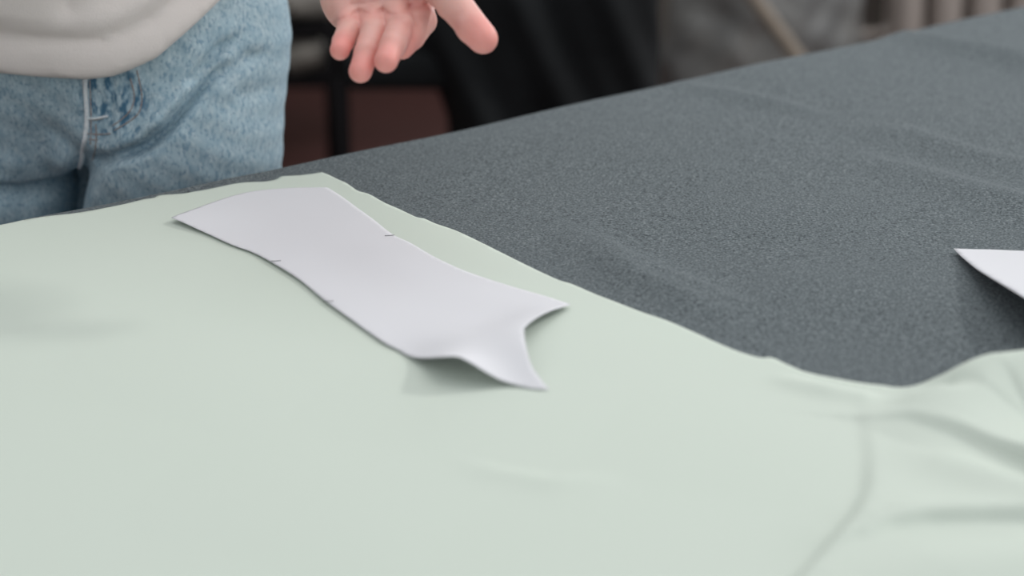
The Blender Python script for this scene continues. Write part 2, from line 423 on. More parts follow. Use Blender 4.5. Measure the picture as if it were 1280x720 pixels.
tag(tb, 'large cutting table hidden under the grey cloth', 'table')

# ------------------------------------------------------------------ implicit surfaces
def sn_mesh(f, lo, hi, h, name, material, parent=None, flat=False):
    lo = np.array(lo, np.float32); hi = np.array(hi, np.float32)
    n = np.ceil((hi-lo)/h).astype(int)+1
    ax = [lo[i]+np.arange(n[i], dtype=np.float32)*h for i in range(3)]
    vol = np.empty(tuple(n), np.float32)
    Yg, Zg = np.meshgrid(ax[1], ax[2], indexing='ij')
    ch = max(1, int(1.2e6//(n[1]*n[2])))
    for i in range(0, n[0], ch):
        xs = ax[0][i:i+ch]
        X = np.broadcast_to(xs[:, None, None], (len(xs), n[1], n[2])); Y = np.broadcast_to(Yg, X.shape); Z = np.broadcast_to(Zg, X.shape)
        vol[i:i+ch] = f(X, Y, Z)
    s = vol < 0
    c = np.zeros(tuple(n-1), np.uint8)
    for a in (0, 1):
        for b in (0, 1):
            for d in (0, 1):
                c += s[a:n[0]-1+a, b:n[1]-1+b, d:n[2]-1+d]
    act = (c > 0) & (c < 8); I = np.argwhere(act); idm = -np.ones(act.shape, np.int32); idm[act] = np.arange(len(I))
    acc = np.zeros((len(I), 3), np.float32); cnt = np.zeros(len(I), np.float32)
    corners = [(a, b, d) for a in (0, 1) for b in (0, 1) for d in (0, 1)]
    for a in corners:
        for axis in range(3):
            if a[axis]: continue
            b = list(a); b[axis] = 1
            va = vol[I[:, 0]+a[0], I[:, 1]+a[1], I[:, 2]+a[2]]; vb = vol[I[:, 0]+b[0], I[:, 1]+b[1], I[:, 2]+b[2]]
            k = (va < 0) != (vb < 0); t = np.where(k, va/np.where(k, va-vb, 1), 0)
            p = np.tile(np.array(a, np.float32), (len(I), 1)); p[:, axis] += t
            acc += p*k[:, None]; cnt += k
    V = lo+(I+acc/cnt[:, None])*h
    Q = []
    for axis in range(3):
        sl0 = [slice(None)]*3; sl1 = [slice(None)]*3; sl0[axis] = slice(0, -1); sl1[axis] = slice(1, None)
        s0, s1 = s[tuple(sl0)], s[tuple(sl1)]
        E = np.argwhere(s0 != s1)
        b_, c_ = (axis+1) % 3, (axis+2) % 3
        ok = (E[:, b_] > 0) & (E[:, c_] > 0) & (E[:, b_] < n[b_]-1) & (E[:, c_] < n[c_]-1); E = E[ok]
        def cell(db, dc):
            e = E.copy(); e[:, b_] -= db; e[:, c_] -= dc; return idm[e[:, 0], e[:, 1], e[:, 2]]
        q = np.stack([cell(1, 1), cell(0, 1), cell(0, 0), cell(1, 0)], 1)
        flip = ~s0[E[:, 0], E[:, 1], E[:, 2]]
        q[flip] = q[flip][:, ::-1]
        Q.append(q)
    return V, np.concatenate(Q)
def cap(X, Y, Z, a, b, ra, rb):
    a = np.asarray(a, np.float32); b = np.asarray(b, np.float32); d = b-a; l2 = float((d**2).sum())+1e-12
    px, py, pz = X-a[0], Y-a[1], Z-a[2]
    t = np.clip((px*d[0]+py*d[1]+pz*d[2])/l2, 0, 1)
    return np.sqrt((px-t*d[0])**2+(py-t*d[1])**2+(pz-t*d[2])**2)-(ra+(rb-ra)*t)
def ell(X, Y, Z, c, r, rz=0.0):
    x, y, z = X-c[0], Y-c[1], Z-c[2]
    if rz:
        x, y = x*math.cos(rz)+y*math.sin(rz), -x*math.sin(rz)+y*math.cos(rz)
    k0 = np.sqrt((x/r[0])**2+(y/r[1])**2+(z/r[2])**2); k1 = np.sqrt((x/r[0]**2)**2+(y/r[1]**2)**2+(z/r[2]**2)**2)+1e-9
    return k0*(k0-1)/k1
def smin(a, b, k):
    h = np.clip(.5+.5*(b-a)/k, 0, 1); return b+(a-b)*h-k*h*(1-h)
def smax(a, b, k): return -smin(-a, -b, k)
def groove(X, Z, pts, amp, w, w2=None):
    """crease line in the frontal plane (x,z); amp list along it. returns carve depth"""
    P = [np.array(p, float) for p in pts]
    best = np.full(X.shape, 1e9, np.float32); tt = np.zeros(X.shape, np.float32); sd = np.zeros(X.shape, np.float32)
    n = len(P)-1
    for i in range(n):
        a, b = P[i], P[i+1]; d = b-a; l2 = (d**2).sum()
        t = np.clip(((X-a[0])*d[0]+(Z-a[1])*d[1])/l2, 0, 1); ex = X-a[0]-t*d[0]; ez = Z-a[1]-t*d[1]
        q = np.hypot(ex, ez); k = q < best
        best = np.where(k, q, best); tt = np.where(k, (i+t)/n, tt); sd = np.where(k, d[0]*ez-d[1]*ex, sd)
    A = np.interp(tt, np.linspace(0, 1, len(amp)), amp).astype(np.float32) if isinstance(amp, (list, tuple)) else amp
    W = np.where(sd > 0, w, w2) if w2 else w
    return A*np.exp(-(best/W)**2)

# ------------------------------------------------------------------ the person
PC = np.array([-.378, 1.675])                       # pelvis centre
FRONT = None
def fx(px, py, z=1.60):                            # frontal (x, z) position of a spot on the jeans
    if FRONT is not None:
        d = (Vector(at(px, py, 1.0).tolist())-Vector((0, 0, CAMZ))).normalized(); h = FRONT.ray_cast(Vector((0, 0, CAMZ)), d)
        if h[0] is not None and h[0].y < cy+.06: return (h[0].x, h[0].z)
        z = 1.645
    q = at(px, py, z); return (q[0], q[2])
person = link('person', None); person.location = (PC[0], PC[1], 0)
inv = None
def to_person(o):
    o.parent = person; o.matrix_parent_inverse.identity()
    o.data.transform(__import__('mathutils').Matrix.Translation((-PC[0], -PC[1], 0)))
    return o
cx, cy = PC
HEM = [(-.30, .90), (fx(-40, 84)), (fx(0, 90)), (fx(50, 95)), (fx(110, 97)), (fx(150, 90)), (fx(200, 67)), (fx(250, 24)), (fx(276, 0)), (fx(320, -45)), (fx(370, -60))]
HEM = [(fx(-200, 60))]+HEM[1:]
hx = [p[0] for p in HEM]; hz = [p[1] for p in HEM]

def jeans_sdf(X, Y, Z, off=0.0, detail=True):
    d = ell(X, Y, Z, (cx, cy, .93), (.162, .112, .16))
    d = smin(d, ell(X, Y, Z, (cx, cy+.03, .90), (.165, .115, .12)), .05)
    # thighs; the left one (x+) steps slightly forward
    tl = cap(X, Y, Z, (cx+.080, cy-.012, .875), (cx+.088, cy-.035, .47), .105, .072)
    tr = cap(X, Y, Z, (cx-.080, cy+.012, .875), (cx-.086, cy+.010, .47), .103, .070)
    sl = cap(X, Y, Z, (cx+.098, cy-.035, .47), (cx+.100, cy+.03, .09), .064, .060)
    sr = cap(X, Y, Z, (cx-.100, cy+.01, .47), (cx-.105, cy+.05, .09), .064, .060)
    leg_l = smin(tl, sl, .03); leg_r = smin(tr, sr, .03)
    legs = smin(leg_l, leg_r, .006)
    d = smin(d, legs, .028)
    d = smin(d, ell(X, Y, Z, (cx+.086, cy-.045, .80), (.080, .075, .075)), .03)     # flexed left thigh
    d = smin(d, ell(X, Y, Z, (cx+.118, cy+.0, .875), (.056, .08, .075)), .03)        # outer hip
    if not detail: return d+off
    fr = (Y < cy+.01)
    g = 0
    g = g+groove(X, Z, [fx(292, 76), fx(264, 99), fx(243, 124), fx(212, 162), fx(182, 187), fx(150, 198), fx(121, 206)], [.0, .009, .015, .017, .017, .013, .011], .0034, .0065)
    g = g+groove(X, Z, [fx(310, 36), fx(272, 64), fx(240, 100)], [.0, .010, .009], .0045)
    g = g+groove(X, Z, [fx(-20, 236), fx(30, 238), fx(75, 234), fx(95, 222)], [.014, .014, .012, .0], .0045, .010)
    g = g+groove(X, Z, [fx(122, 205), fx(106, 216), fx(94, 238), fx(89, 262), fx(86, 300)], [.006, .020, .028, .026, .020], .009, .012)
    g = g+groove(X, Z, [fx(30, 150), fx(70, 170), fx(98, 196)], [.0, .005, .006], .009)
    g = g+groove(X, Z, [fx(340, 62), fx(310, 74), fx(285, 92)], [.0, .005, .0], .006)
    g = g+groove(X, Z, [fx(345, 110), fx(300, 120), fx(270, 140)], [.0, .005, .0], .008)
    # fly placket edges
    g = g+groove(X, Z, [fx(104, 90), fx(105, 150), fx(99, 195)], [.002, .002, .003], .002)
    g = g+groove(X, Z, [fx(127, 100), fx(126, 150), fx(122, 192)], [.0012, .002, .001], .0022)
    g = g+groove(X, Z, [fx(141, 105), fx(138, 150), fx(132, 185)], [.0015, .002, .0005], .0022)
    g = g+groove(X, Z, [fx(160, 100), fx(162, 130), fx(152, 152)], [.0015, .0025, .001], .003)
    # swellings between creases
    g = g-groove(X, Z, [fx(275, 72), fx(248, 96), fx(222, 128), fx(192, 160), fx(155, 182), fx(122, 194)], [.0, .004, .005, .006, .005, .002], .009)
    g = g-groove(X, Z, [fx(320, 90), fx(290, 120), fx(262, 150)], [.0, .004, .0], .012)
    g = g-groove(X, Z, [fx(160, 165), fx(200, 145), fx(240, 105)], [.001, .004, .0], .012)
    g = g-groove(X, Z, [fx(20, 205), fx(70, 205)], [.003, .002], .012)
    g = g+.0008*np.sin(X*210+Z*90)*np.sin(Z*150-X*60)
    return d+np.where(fr, g, 0)+off

_V, _Q = sn_mesh(lambda X, Y, Z: np.maximum(jeans_sdf(X, Y, Z, 0, False), Z-1.05), (cx-.22, cy-.19, .5), (cx+.22, cy+.18, 1.06), .008, 'f', None)
FRONT = BVHTree.FromPolygons([Vector(p) for p in _V.tolist()], _Q.tolist())
def limit_top(fn, ztop): return lambda X, Y, Z: np.maximum(fn(X, Y, Z), Z-ztop)
V, Q = sn_mesh(limit_top(lambda X, Y, Z: np.maximum(jeans_sdf(X, Y, Z), .075-Z), 1.02), (cx-.22, cy-.19, .06), (cx+.22, cy+.18, 1.03), .0026, 'jeans', None)
jeans = mesh_np('jeans', V, Q, M['denim'])
bv = BVHTree.FromPolygons([Vector(p) for p in V.tolist()], Q.tolist())
camo = Vector((0, 0, CAMZ))
def hit(px, py, lift=.0006, tree=bv, z=1.6):
    d = (Vector(at(px, py, 1.0).tolist())-camo).normalized(); h = tree.ray_cast(camo, d)
    if h[0] is None: return Vector(at(px, py, z).tolist())
    return h[0]+h[1]*lift*(1 if h[1].dot(d) < 0 else -1)
def hit_line(pts, n=6, **k): return [hit(p[0], p[1], **k) for p in smooth_line(pts, n)]
bm = bmesh.new(); tube_bm(bm, hit_line([(107, 88), (107.5, 110), (109, 130), (109.5, 150), (108, 168), (105, 184), (102, 198), (99, 208)]), .0022, 8)
fly = bm_obj('fly_seam', bm, M['seam'], None, True)
threads = []
for ln in [[(171, 88), (175, 105), (177.5, 122), (175, 138), (167, 148), (155, 156), (143, 163)],
           [(163, 98), (168, 118), (166, 132), (160, 142), (151, 150), (141, 157)],
           [(113, 150), (121, 149.5), (129, 148)], [(110, 167), (122, 168), (138, 167)], [(111, 174), (122, 175)], [(112.5, 100), (114, 150), (113, 180)], [(120, 155), (120, 180), (116, 200)]]:
    bm = bmesh.new(); tube_bm(bm, hit_line(ln, 5, lift=.0002), .0006, 6); threads.append(bm_obj('stitching', bm, M['thread'], None, True))
bm = bmesh.new(); tube_bm(bm, hit_line([(110, 148.5), (122, 147.5), (135, 145)], 4), .0011, 6); bar = bm_obj('bar_tack', bm, M['seam'], None, True)

# sweater
sh_l = (cx+.165, cy+.02, 1.38); el_l = (cx+.255, cy+.045, 1.12)
sh_r = (cx-.165, cy+.02, 1.38); el_r = (cx-.245, cy+.06, 1.12); wr_r = (cx-.25, cy-.08, .90)
wr_l = at(452, -125, 1.43)
d_ = (np.array(wr_l)-np.array(el_l)); cuff_l = np.array(el_l)+d_*.88
d2 = (np.array(wr_r)-np.array(el_r)); cuff_r = np.array(el_r)+d2*.93
def sweater_sdf(X, Y, Z):
    body = ell(X, Y, Z, (cx, cy, 1.02), (.180, .130, .24))
    body = smin(body, ell(X, Y, Z, (cx, cy+.015, 1.20), (.175, .125, .26)), .05)
    body = smin(body, cap(X, Y, Z, sh_l, sh_r, .075, .075), .06)
    body = smin(body, ell(X, Y, Z, (cx-.04, cy-.09, 1.00), (.13, .06, .075)), .04)   # bloused front
    arm = smin(cap(X, Y, Z, sh_l, el_l, .075, .062), cap(X, Y, Z, el_l, cuff_l, .062, .045), .03)
    arm2 = smin(cap(X, Y, Z, sh_r, el_r, .075, .062), cap(X, Y, Z, el_r, cuff_r, .062, .042), .03)
    body = smin(body, smin(arm, arm2, .01), .03)
    body = np.minimum(body, jeans_sdf(X, Y, Z, -.012, False)+np.where(Z > 1.0, .02, 0))
    body = smin(body, jeans_sdf(X, Y, Z, -.012, False)+np.maximum(Z-.99, 0)*1.5, .02)
    hem = np.interp(X, hx, hz).astype(np.float32)
    back = smoothstep((Y-(cy-.03))/.12); hem = hem*(1-back)+.93*back
    torso_zone = (X < cx+.235) & (X > cx-.23)
    # ribbed hem band, pulled in beneath a seam
    rel = Z-hem
    seam = np.exp(-((rel-.033)/.004)**2)*.004
    blouse = smoothstep((rel-.033)/.02)*.008
    front = Y < cy+.02
    g = np.where(front, seam-blouse, 0)
    g = g+groove(X, Z, [fx(86, -40), fx(90, 0), fx(96, 26)], [.006, .006, .0], .008)*front
    g = g+groove(X, Z, [fx(190, -60), fx(150, -10), fx(120, 20)], [.006, .004, .0], .012)*front
    d = body+g
    round_ = smax(d, np.where(X > cx+.23, -1, hem-Z), .006)
    d = np.where((Y > cy-.2), round_, d)
    return d
V, Q = sn_mesh(lambda X, Y, Z: np.maximum(sweater_sdf(X, Y, Z), Z-1.455), (cx-.40, cy-.27, .84), (cx+.42, cy+.20, 1.48), .005, 's', None)
sweater = mesh_np('sweater', V, Q, M['cream'])
ms = sweater.modifiers.new('smooth', 'SMOOTH'); ms.factor = .5; ms.iterations = 4

# left hand, palm open towards the camera, fingers curled towards it
H = lambda a, b, z: at(a, b, z)
wr = H(452, -125, 1.43)
FG = {
 'pinky':  [H(436, 14, 1.372), H(436, 37, 1.345), H(429, 52, 1.330), H(425, 62.5, 1.321)],
 'ring':   [H(465, 10, 1.368), H(467, 40, 1.336), H(458.5, 66, 1.318), H(450.5, 89, 1.308)],
 'middle': [H(494, 5, 1.365), H(501, 35, 1.330), H(491, 57, 1.312), H(482.5, 76, 1.302)],
 'index':  [H(520, -4, 1.368), H(527, 26, 1.350), H(515, 46, 1.333), H(503, 60, 1.326)],
}
RAD = {'pinky': (.0092, .0082, .0075, .0066), 'ring': (.0102, .0090, .0086, .0076), 'middle': (.0106, .0096, .0090, .0078), 'index': (.0108, .0102, .0088, .0074)}
TMB = [H(515, -118, 1.40), H(527, -40, 1.352), H(566, 3, 1.325), H(604, 49, 1.312)]
TR = (.019, .0135, .0118, .0098)
def hand_sdf(X, Y, Z):
    palm = None
    for k in ('pinky', 'ring', 'middle', 'index'):
        m = FG[k][0]; off = {'pinky': -.018, 'ring': -.006, 'middle': .006, 'index': .017}[k]
        w = np.array(wr)+np.array([off, 0, .004])
        c = cap(X, Y, Z, w, m, .0135, .0125)
        palm = c if palm is None else smin(palm, c, .008)
    palm = smin(palm, cap(X, Y, Z, wr, np.array(el_l)*.35+np.array(wr)*.65, .021, .028), .02)
    palm = smin(palm, cap(X, Y, Z, FG['pinky'][0], FG['index'][0], .0115, .0125), .008)   # ball of the palm
    # thenar and hypothenar mounds
    palm = smin(palm, cap(X, Y, Z, TMB[0], TMB[1], TR[0], TR[1]+.001), .016)
    palm = smin(palm, cap(X, Y, Z, H(446, -95, 1.405), H(424, -4, 1.372), .016, .0125), .012)
    fing = None
    for k in ('pinky', 'ring', 'middle', 'index'):
        J = FG[k]; R = RAD[k]
        c = cap(X, Y, Z, J[0], J[1], R[0], R[1])
        for i in (1, 2): c = smin(c, cap(X, Y, Z, J[i], J[i+1], R[i]*(.965 if i == 2 else 1), R[i+1]), .0016)
        c = smin(c, cap(X, Y, Z, J[3]*.7+J[2]*.3+np.array([0, -.0022, 0]), J[3], R[3]*.72, R[3]*.8), .003)   # finger pad
        fing = c if fing is None else smin(fing, c, .0012)
    d = smin(palm, fing, .006)
    th = smin(cap(X, Y, Z, TMB[1], TMB[2], TR[1], TR[2]), cap(X, Y, Z, TMB[2], TMB[3], TR[2]*1.0, TR[3]), .002)
    th = smin(th, cap(X, Y, Z, TMB[2]*.35+TMB[3]*.65+np.array([-.001, -.002, -.001]), TMB[3]*.9+TMB[2]*.1, .0095, .0085), .004)
    d = smin(d, th, .007)
    web = cap(X, Y, Z, H(532, -60, 1.375), H(556, -75, 1.37), .009, .010)
    d = smin(d, web, .012)
    # creases of the palm
    for pts, amp in (([H(412, 36, 1.345), H(428, 24, 1.345), H(452, 17, 1.345), H(485, 14, 1.345), H(515, 9, 1.345), H(545, 4, 1.35)], .0013),
                     ([H(440, 4, 1.36), H(470, 2, 1.355), H(500, -8, 1.352), H(540, -14, 1.35)], .0013),
                     ([H(430, -45, 1.36), H(480, -55, 1.355), H(535, -20, 1.352)], .0012)):
        best = None
        for a, b in zip(pts[:-1], pts[1:]):
            # distance ignoring depth (line of the crease runs through the skin)
            A = (a[0], a[2]); B = (b[0], b[2]); dx, dz = B[0]-A[0], B[1]-A[1]
            t = np.clip(((X-A[0])*dx+(Z-A[1])*dz)/(dx*dx+dz*dz), 0, 1)
            q = np.hypot(X-A[0]-t*dx, Z-A[1]-t*dz); best = q if best is None else np.minimum(best, q)
        d = d+amp*np.exp(-(best/.0014)**2)
    return d
pts_all = np.array([p for k in FG for p in FG[k]]+TMB+[wr]); lo = pts_all.min(0)-.026; hi = pts_all.max(0)+np.array([.026, .026, .04])
hi[1] = max(hi[1], wr[1]+.06); hi[2] = wr[2]+.05
VH, QH = sn_mesh(hand_sdf, lo, hi, .0012, 'h', None)

# rest of the body as one surface: head, neck, arms, right hand, torso, legs, feet
HC = np.array([cx+.01, cy-.02, 1.585])
def body_sdf(X, Y, Z):
    d = ell(X, Y, Z, (HC[0], HC[1]+.012, HC[2]+.02), (.074, .092, .092))
    d = smin(d, ell(X, Y, Z, (HC[0], HC[1]-.022, HC[2]-.045), (.052, .060, .062)), .03)
    d = smin(d, cap(X, Y, Z, (HC[0], HC[1]-.085, HC[2]+.012), (HC[0], HC[1]-.101, HC[2]-.018), .007, .011), .010)   # nose
    for s in (-1, 1):
        d = smin(d, ell(X, Y, Z, (HC[0]+s*.074, HC[1]+.012, HC[2]-.002), (.009, .018, .030)), .006)                 # ears
        d = smax(d, -ell(X, Y, Z, (HC[0]+s*.030, HC[1]-.090, HC[2]+.014), (.017, .014, .010)), .012)               # eye sockets
        d = smin(d, ell(X, Y, Z, (HC[0]+s*.034, HC[1]-.058, HC[2]-.022), (.02, .02, .018)), .015)                    # cheeks
    d = smin(d, ell(X, Y, Z, (HC[0], HC[1]-.080, HC[2]-.046), (.021, .008, .0045)), .004)                           # lips
    d = smin(d, ell(X, Y, Z, (HC[0], HC[1]-.078, HC[2]-.055), (.018, .009, .005)), .003)
    d = smin(d, ell(X, Y, Z, (HC[0], HC[1]-.070, HC[2]-.085), (.018, .015, .014)), .015)                             # chin
    d = smin(d, cap(X, Y, Z, (cx, cy+.02, 1.38), (HC[0], HC[1]+.02, HC[2]-.05), .056, .050), .03)
    d = smin(d, cap(X, Y, Z, (cx-.12, cy+.02, 1.375), (cx+.12, cy+.02, 1.375), .05, .05), .03)
    d = smin(d, ell(X, Y, Z, (cx, cy+.01, 1.20), (.14, .09, .22)), .03)
    d = smin(d, ell(X, Y, Z, (cx, cy, .95), (.14, .09, .12)), .03)
    for s in (-1, 1):
        k = 1 if s > 0 else 0
        d = smin(d, cap(X, Y, Z, (cx+s*.088, cy, .87), (cx+s*.10, cy-.03*k, .47), .07, .045), .02)
        d = smin(d, cap(X, Y, Z, (cx+s*.10, cy-.03*k, .47), (cx+s*.102, cy+.04, .09), .045, .033), .02)
        d = smin(d, cap(X, Y, Z, (cx+s*.102, cy+.05, .05), (cx+s*.11, cy-.11, .035), .033, .028), .02)
    d = smin(d, cap(X, Y, Z, sh_l, el_l, .05, .040), .02); d = smin(d, cap(X, Y, Z, el_l, wr_l, .040, .023), .015)
    d = smin(d, cap(X, Y, Z, sh_r, el_r, .05, .040), .02); d = smin(d, cap(X, Y, Z, el_r, wr_r, .040, .024), .015)
    W = np.array(wr_r)
    d = smin(d, cap(X, Y, Z, W, W+np.array([.0, -.03, -.07]), .022, .026), .01)
    for i, (o_, l_) in enumerate(((-.024, .062), (-.008, .075), (.008, .08), (.024, .072))):
        a = W+np.array([o_*.6, -.035+.012*i-.018, -.085]); b = a+np.array([0, .0, -l_*.6]); c = b+np.array([.012, .004, -l_*.4])
        d = smin(d, smin(cap(X, Y, Z, a, b, .0098, .009), cap(X, Y, Z, b, c, .009, .0078), .003), .004)
    d = smin(d, smin(cap(X, Y, Z, W+np.array([.015, -.035, -.03]), W+np.array([.035, -.06, -.07]), .014, .011), cap(X, Y, Z, W+np.array([.035, -.06, -.07]), W+np.array([.036, -.068, -.10]), .011, .009), .003), .006)
    return d
V2, Q2 = sn_mesh(body_sdf, (cx-.36, cy-.30, 0.0), (cx+.36, cy+.2, 1.72), .0055, 'b', None)
# the left hand replaces the coarse wrist end: both halves meet inside the sleeve as one mesh
VB = np.concatenate([V2, VH]); QB = np.concatenate([Q2, QH+len(V2)])
body = mesh_np('body', VB, QB, M['skin'])
red = np.zeros(len(VB), np.float32)
for k in FG: red = np.maximum(red, np.exp(-(np.linalg.norm(VB-FG[k][3], axis=1)/.014)**2))
red = np.maximum(red, np.exp(-(np.linalg.norm(VB-TMB[3], axis=1)/.016)**2))
for k in FG: red = np.maximum(red, .55*np.exp(-(np.linalg.norm(VB-(FG[k][0]*.45+FG[k][1]*.55)-np.array([0, -.008, 0]), axis=1)/.010)**2))
at_ = body.data.attributes.new('flush', 'FLOAT', 'POINT'); at_.data.foreach_set('value', red)
nt = M['skin'].node_tree; bs = nt.nodes['Principled BSDF']; srcs = bs.inputs['Base Color'].links[0].from_socket
an = nt.nodes.new('ShaderNodeAttribute'); an.attribute_name = 'flush'
mxs = nt.nodes.new('ShaderNodeMix'); mxs.data_type = 'RGBA'; mxs.inputs[7].default_value = (.86, .29, .26, 1)
mm = nt.nodes.new('ShaderNodeMath'); mm.operation = 'MULTIPLY'; mm.inputs[1].default_value = .85
nt.links.new(an.outputs['Fac'], mm.inputs[0]); nt.links.new(mm.outputs[0], mxs.inputs[0]); nt.links.new(srcs, mxs.inputs[6]); nt.links.new(mxs.outputs[2], bs.inputs['Base Color'])

# hair, shoes, eyes
def hair_sdf(X, Y, Z):
    d = ell(X, Y, Z, (HC[0], HC[1]+.022, HC[2]+.03), (.086, .098, .098))
    d = smin(d, ell(X, Y, Z, (HC[0], HC[1]+.085, HC[2]-.10), (.075, .04, .15)), .04)
    cut = ell(X, Y, Z, (HC[0], HC[1]-.11, HC[2]-.03), (.066, .085, .100))
    d = smax(d, -cut, .01)
    return d+.0015*np.sin(X*420)*np.sin(Y*90)
V, Q = sn_mesh(hair_sdf, (cx-.13, cy-.16, 1.28), (cx+.15, cy+.16, 1.73), .004, 'hr', None); hair = mesh_np('hair', V, Q, M['hair'])
eyes = []
for s in (-1, 1):
    bm = bmesh.new(); bmesh.ops.create_uvsphere(bm, u_segments=20, v_segments=12, radius=.0110)
    bmesh.ops.translate(bm, verts=bm.verts, vec=(HC[0]+s*.030, HC[1]-.070, HC[2]+.013)); e = bm_obj('eye', bm, M['eye'], None, True); eyes.append(e)
    bm = bmesh.new(); bmesh.ops.create_uvsphere(bm, u_segments=16, v_segments=8, radius=.0055)
    bmesh.ops.scale(bm, verts=bm.verts, vec=(1, .35, 1)); bmesh.ops.translate(bm, verts=bm.verts, vec=(HC[0]+s*.030, HC[1]-.0800, HC[2]+.013)); eyes.append(bm_obj('iris', bm, M['iris'], None, True))
shoes = []
for s in (-1, 1):
    def shoe(X, Y, Z, s=s):
        d = cap(X, Y, Z, (cx+s*.102, cy+.055, .052), (cx+s*.112, cy-.115, .042), .044, .038)
        d = smin(d, cap(X, Y, Z, (cx+s*.102, cy+.05, .06), (cx+s*.102, cy+.045, .10), .042, .042), .02)
        d = np.maximum(d, Z-.115)
        sole = smax(cap(X, Y, Z, (cx+s*.102, cy+.055, .02), (cx+s*.112, cy-.12, .02), .046, .043), Z-.024, .004)
        return np.maximum(smin(d, sole, .003), .001-Z)
    V, Q = sn_mesh(shoe, (cx+s*.105-.08, cy-.20, -.006), (cx+s*.105+.08, cy+.14, .13), .004, 's', None); shoes.append(mesh_np('shoe', V, Q, M['shoe']))
for o in [body, jeans, sweater, fly, bar, hair]+threads+shoes+eyes: to_person(o)
def reparent(o, p):
    o.parent = p
for o in [fly, bar]+threads: reparent(o, jeans)
for o in eyes: reparent(o, body)
fly['label'] = 'pale bleached fly seam cord'; bar['label'] = 'pale bar tack'
for o in threads: o['label'] = 'rust coloured stitching line'
tag(person, 'person in cream sweatshirt and light blue jeans holding out an open left palm', 'person')

# ------------------------------------------------------------------ room
def struct(name, c, s, m):
    bm = bmesh.new(); add_box(bm, c, s); o = bm_obj(name, bm, m); o['kind'] = 'structure'; return o
WY = 5.15
struct('floor', (.3, 1.9, -.05), (7.4, 6.6, .1), M['floor'])
# back wall with a window opening above the radiator
bm = bmesh.new()
wx0, wx1, wz0, wz1 = .15, 2.35, .85, 2.25
add_box(bm, ((-3.4+wx0)/2, WY+.05, 1.35), (wx0+3.4, .1, 2.7)); add_box(bm, ((4.0+wx1)/2, WY+.05, 1.35), (4.0-wx1, .1, 2.7))
add_box(bm, ((wx0+wx1)/2, WY+.05, wz0/2), (wx1-wx0, .1, wz0)); add_box(bm, ((wx0+wx1)/2, WY+.05, (wz1+2.7)/2), (wx1-wx0, .1, 2.7-wz1))
o = bm_obj('wall_back', bm, M['wall']); o['kind'] = 'structure'
struct('wall_left', (-3.35, 1.9, 1.35), (.1, 6.4, 2.7), M['wall'])
struct('baseboard_back', (-.9, WY-.008, .04), (4.8, .016, .08), M['wall'])
win = link('window_1', None); win['kind'] = 'structure'; win.location = ((wx0+wx1)/2, WY+.05, wz0)
W_, Hh = wx1-wx0, wz1-wz0
bm = bmesh.new()
for c, s in (((-W_/2+.03, 0, Hh/2), (.06, .07, Hh)), ((W_/2-.03, 0, Hh/2), (.06, .07, Hh)), ((0, 0, .03), (W_-.12, .07, .06)), ((0, 0, Hh-.03), (W_-.12, .07, .06)), ((0, 0, Hh/2), (.06, .07, Hh-.12))): add_box(bm, c, s)
bm_obj('window_frame', bm, M['white'], win, bevel=.004)
bm = bmesh.new(); add_box(bm, (0, -.12, -.015), (W_+.1, .24, .03)); bm_obj('window_sill', bm, M['white'], win, bevel=.004)
bm = bmesh.new(); add_box(bm, (0, 0, Hh/2), (W_-.12, .006, Hh-.12)); bm_obj('pane', M and bm, M['glass'], win)

# radiator: cast iron columns
def section(w, y0, y1, z0, z1):
    bm = bmesh.new(); t = w*.80
    for yy in (y0, y1):
        tube_bm(bm, [(0, yy, z0+.02), (0, yy, z0+.04), (0, yy, z1-.04), (0, yy, z1-.02)], [t*.42, t*.5, t*.5, t*.42], 14)
    for zz in (z0+.035, z1-.035):
        r = bmesh.ops.create_uvsphere(bm, u_segments=16, v_segments=10, radius=1)
        for q in r['verts']: q.co = (q.co.x*t*.5, (y0+y1)/2+q.co.y*((y1-y0)/2+.025), zz+q.co.z*.035)
        tube_bm(bm, [(-w*.52, (y0+y1)/2, zz), (w*.52, (y0+y1)/2, zz)], .022, 12)
    add_box(bm, (0, (y0+y1)/2, (z0+z1)/2), (t*.25, y1-y0, z1-z0-.09))
    return bm
zr = 4.78; rw = 48.0/F*zr
x_first = (1131-640)/F*zr
rad = link('radiator', None); ry = at(1131, 20, zr)[1]; rad.location = (x_first, ry, 0)
s0 = bm_obj('radiator_section', section(rw, -.035, .055, .14, .68), M['radiator'], rad, True)
for i in range(1, 11):
    c = s0.copy(); COL.objects.link(c); c.parent = rad; c.location = (i*rw, 0, 0)
bm = bmesh.new(); tube_bm(bm, [(-rw*.5, .01, .175), (-rw*.5-.09, .01, .175), (-rw*.5-.09, .01, .02), (-rw*.5-.09, .01, .0)], .014, 12); bm_obj('pipe', bm, M['radiator'], rad, True)
for i in (1, 9):
    bm = bmesh.new(); add_box(bm, (i*rw+rw/2, .01, .07), (.02, .09, .14)); bm_obj('foot', bm, M['radiator'], rad)
tag(rad, 'taupe painted column radiator below the window at back right', 'radiator')

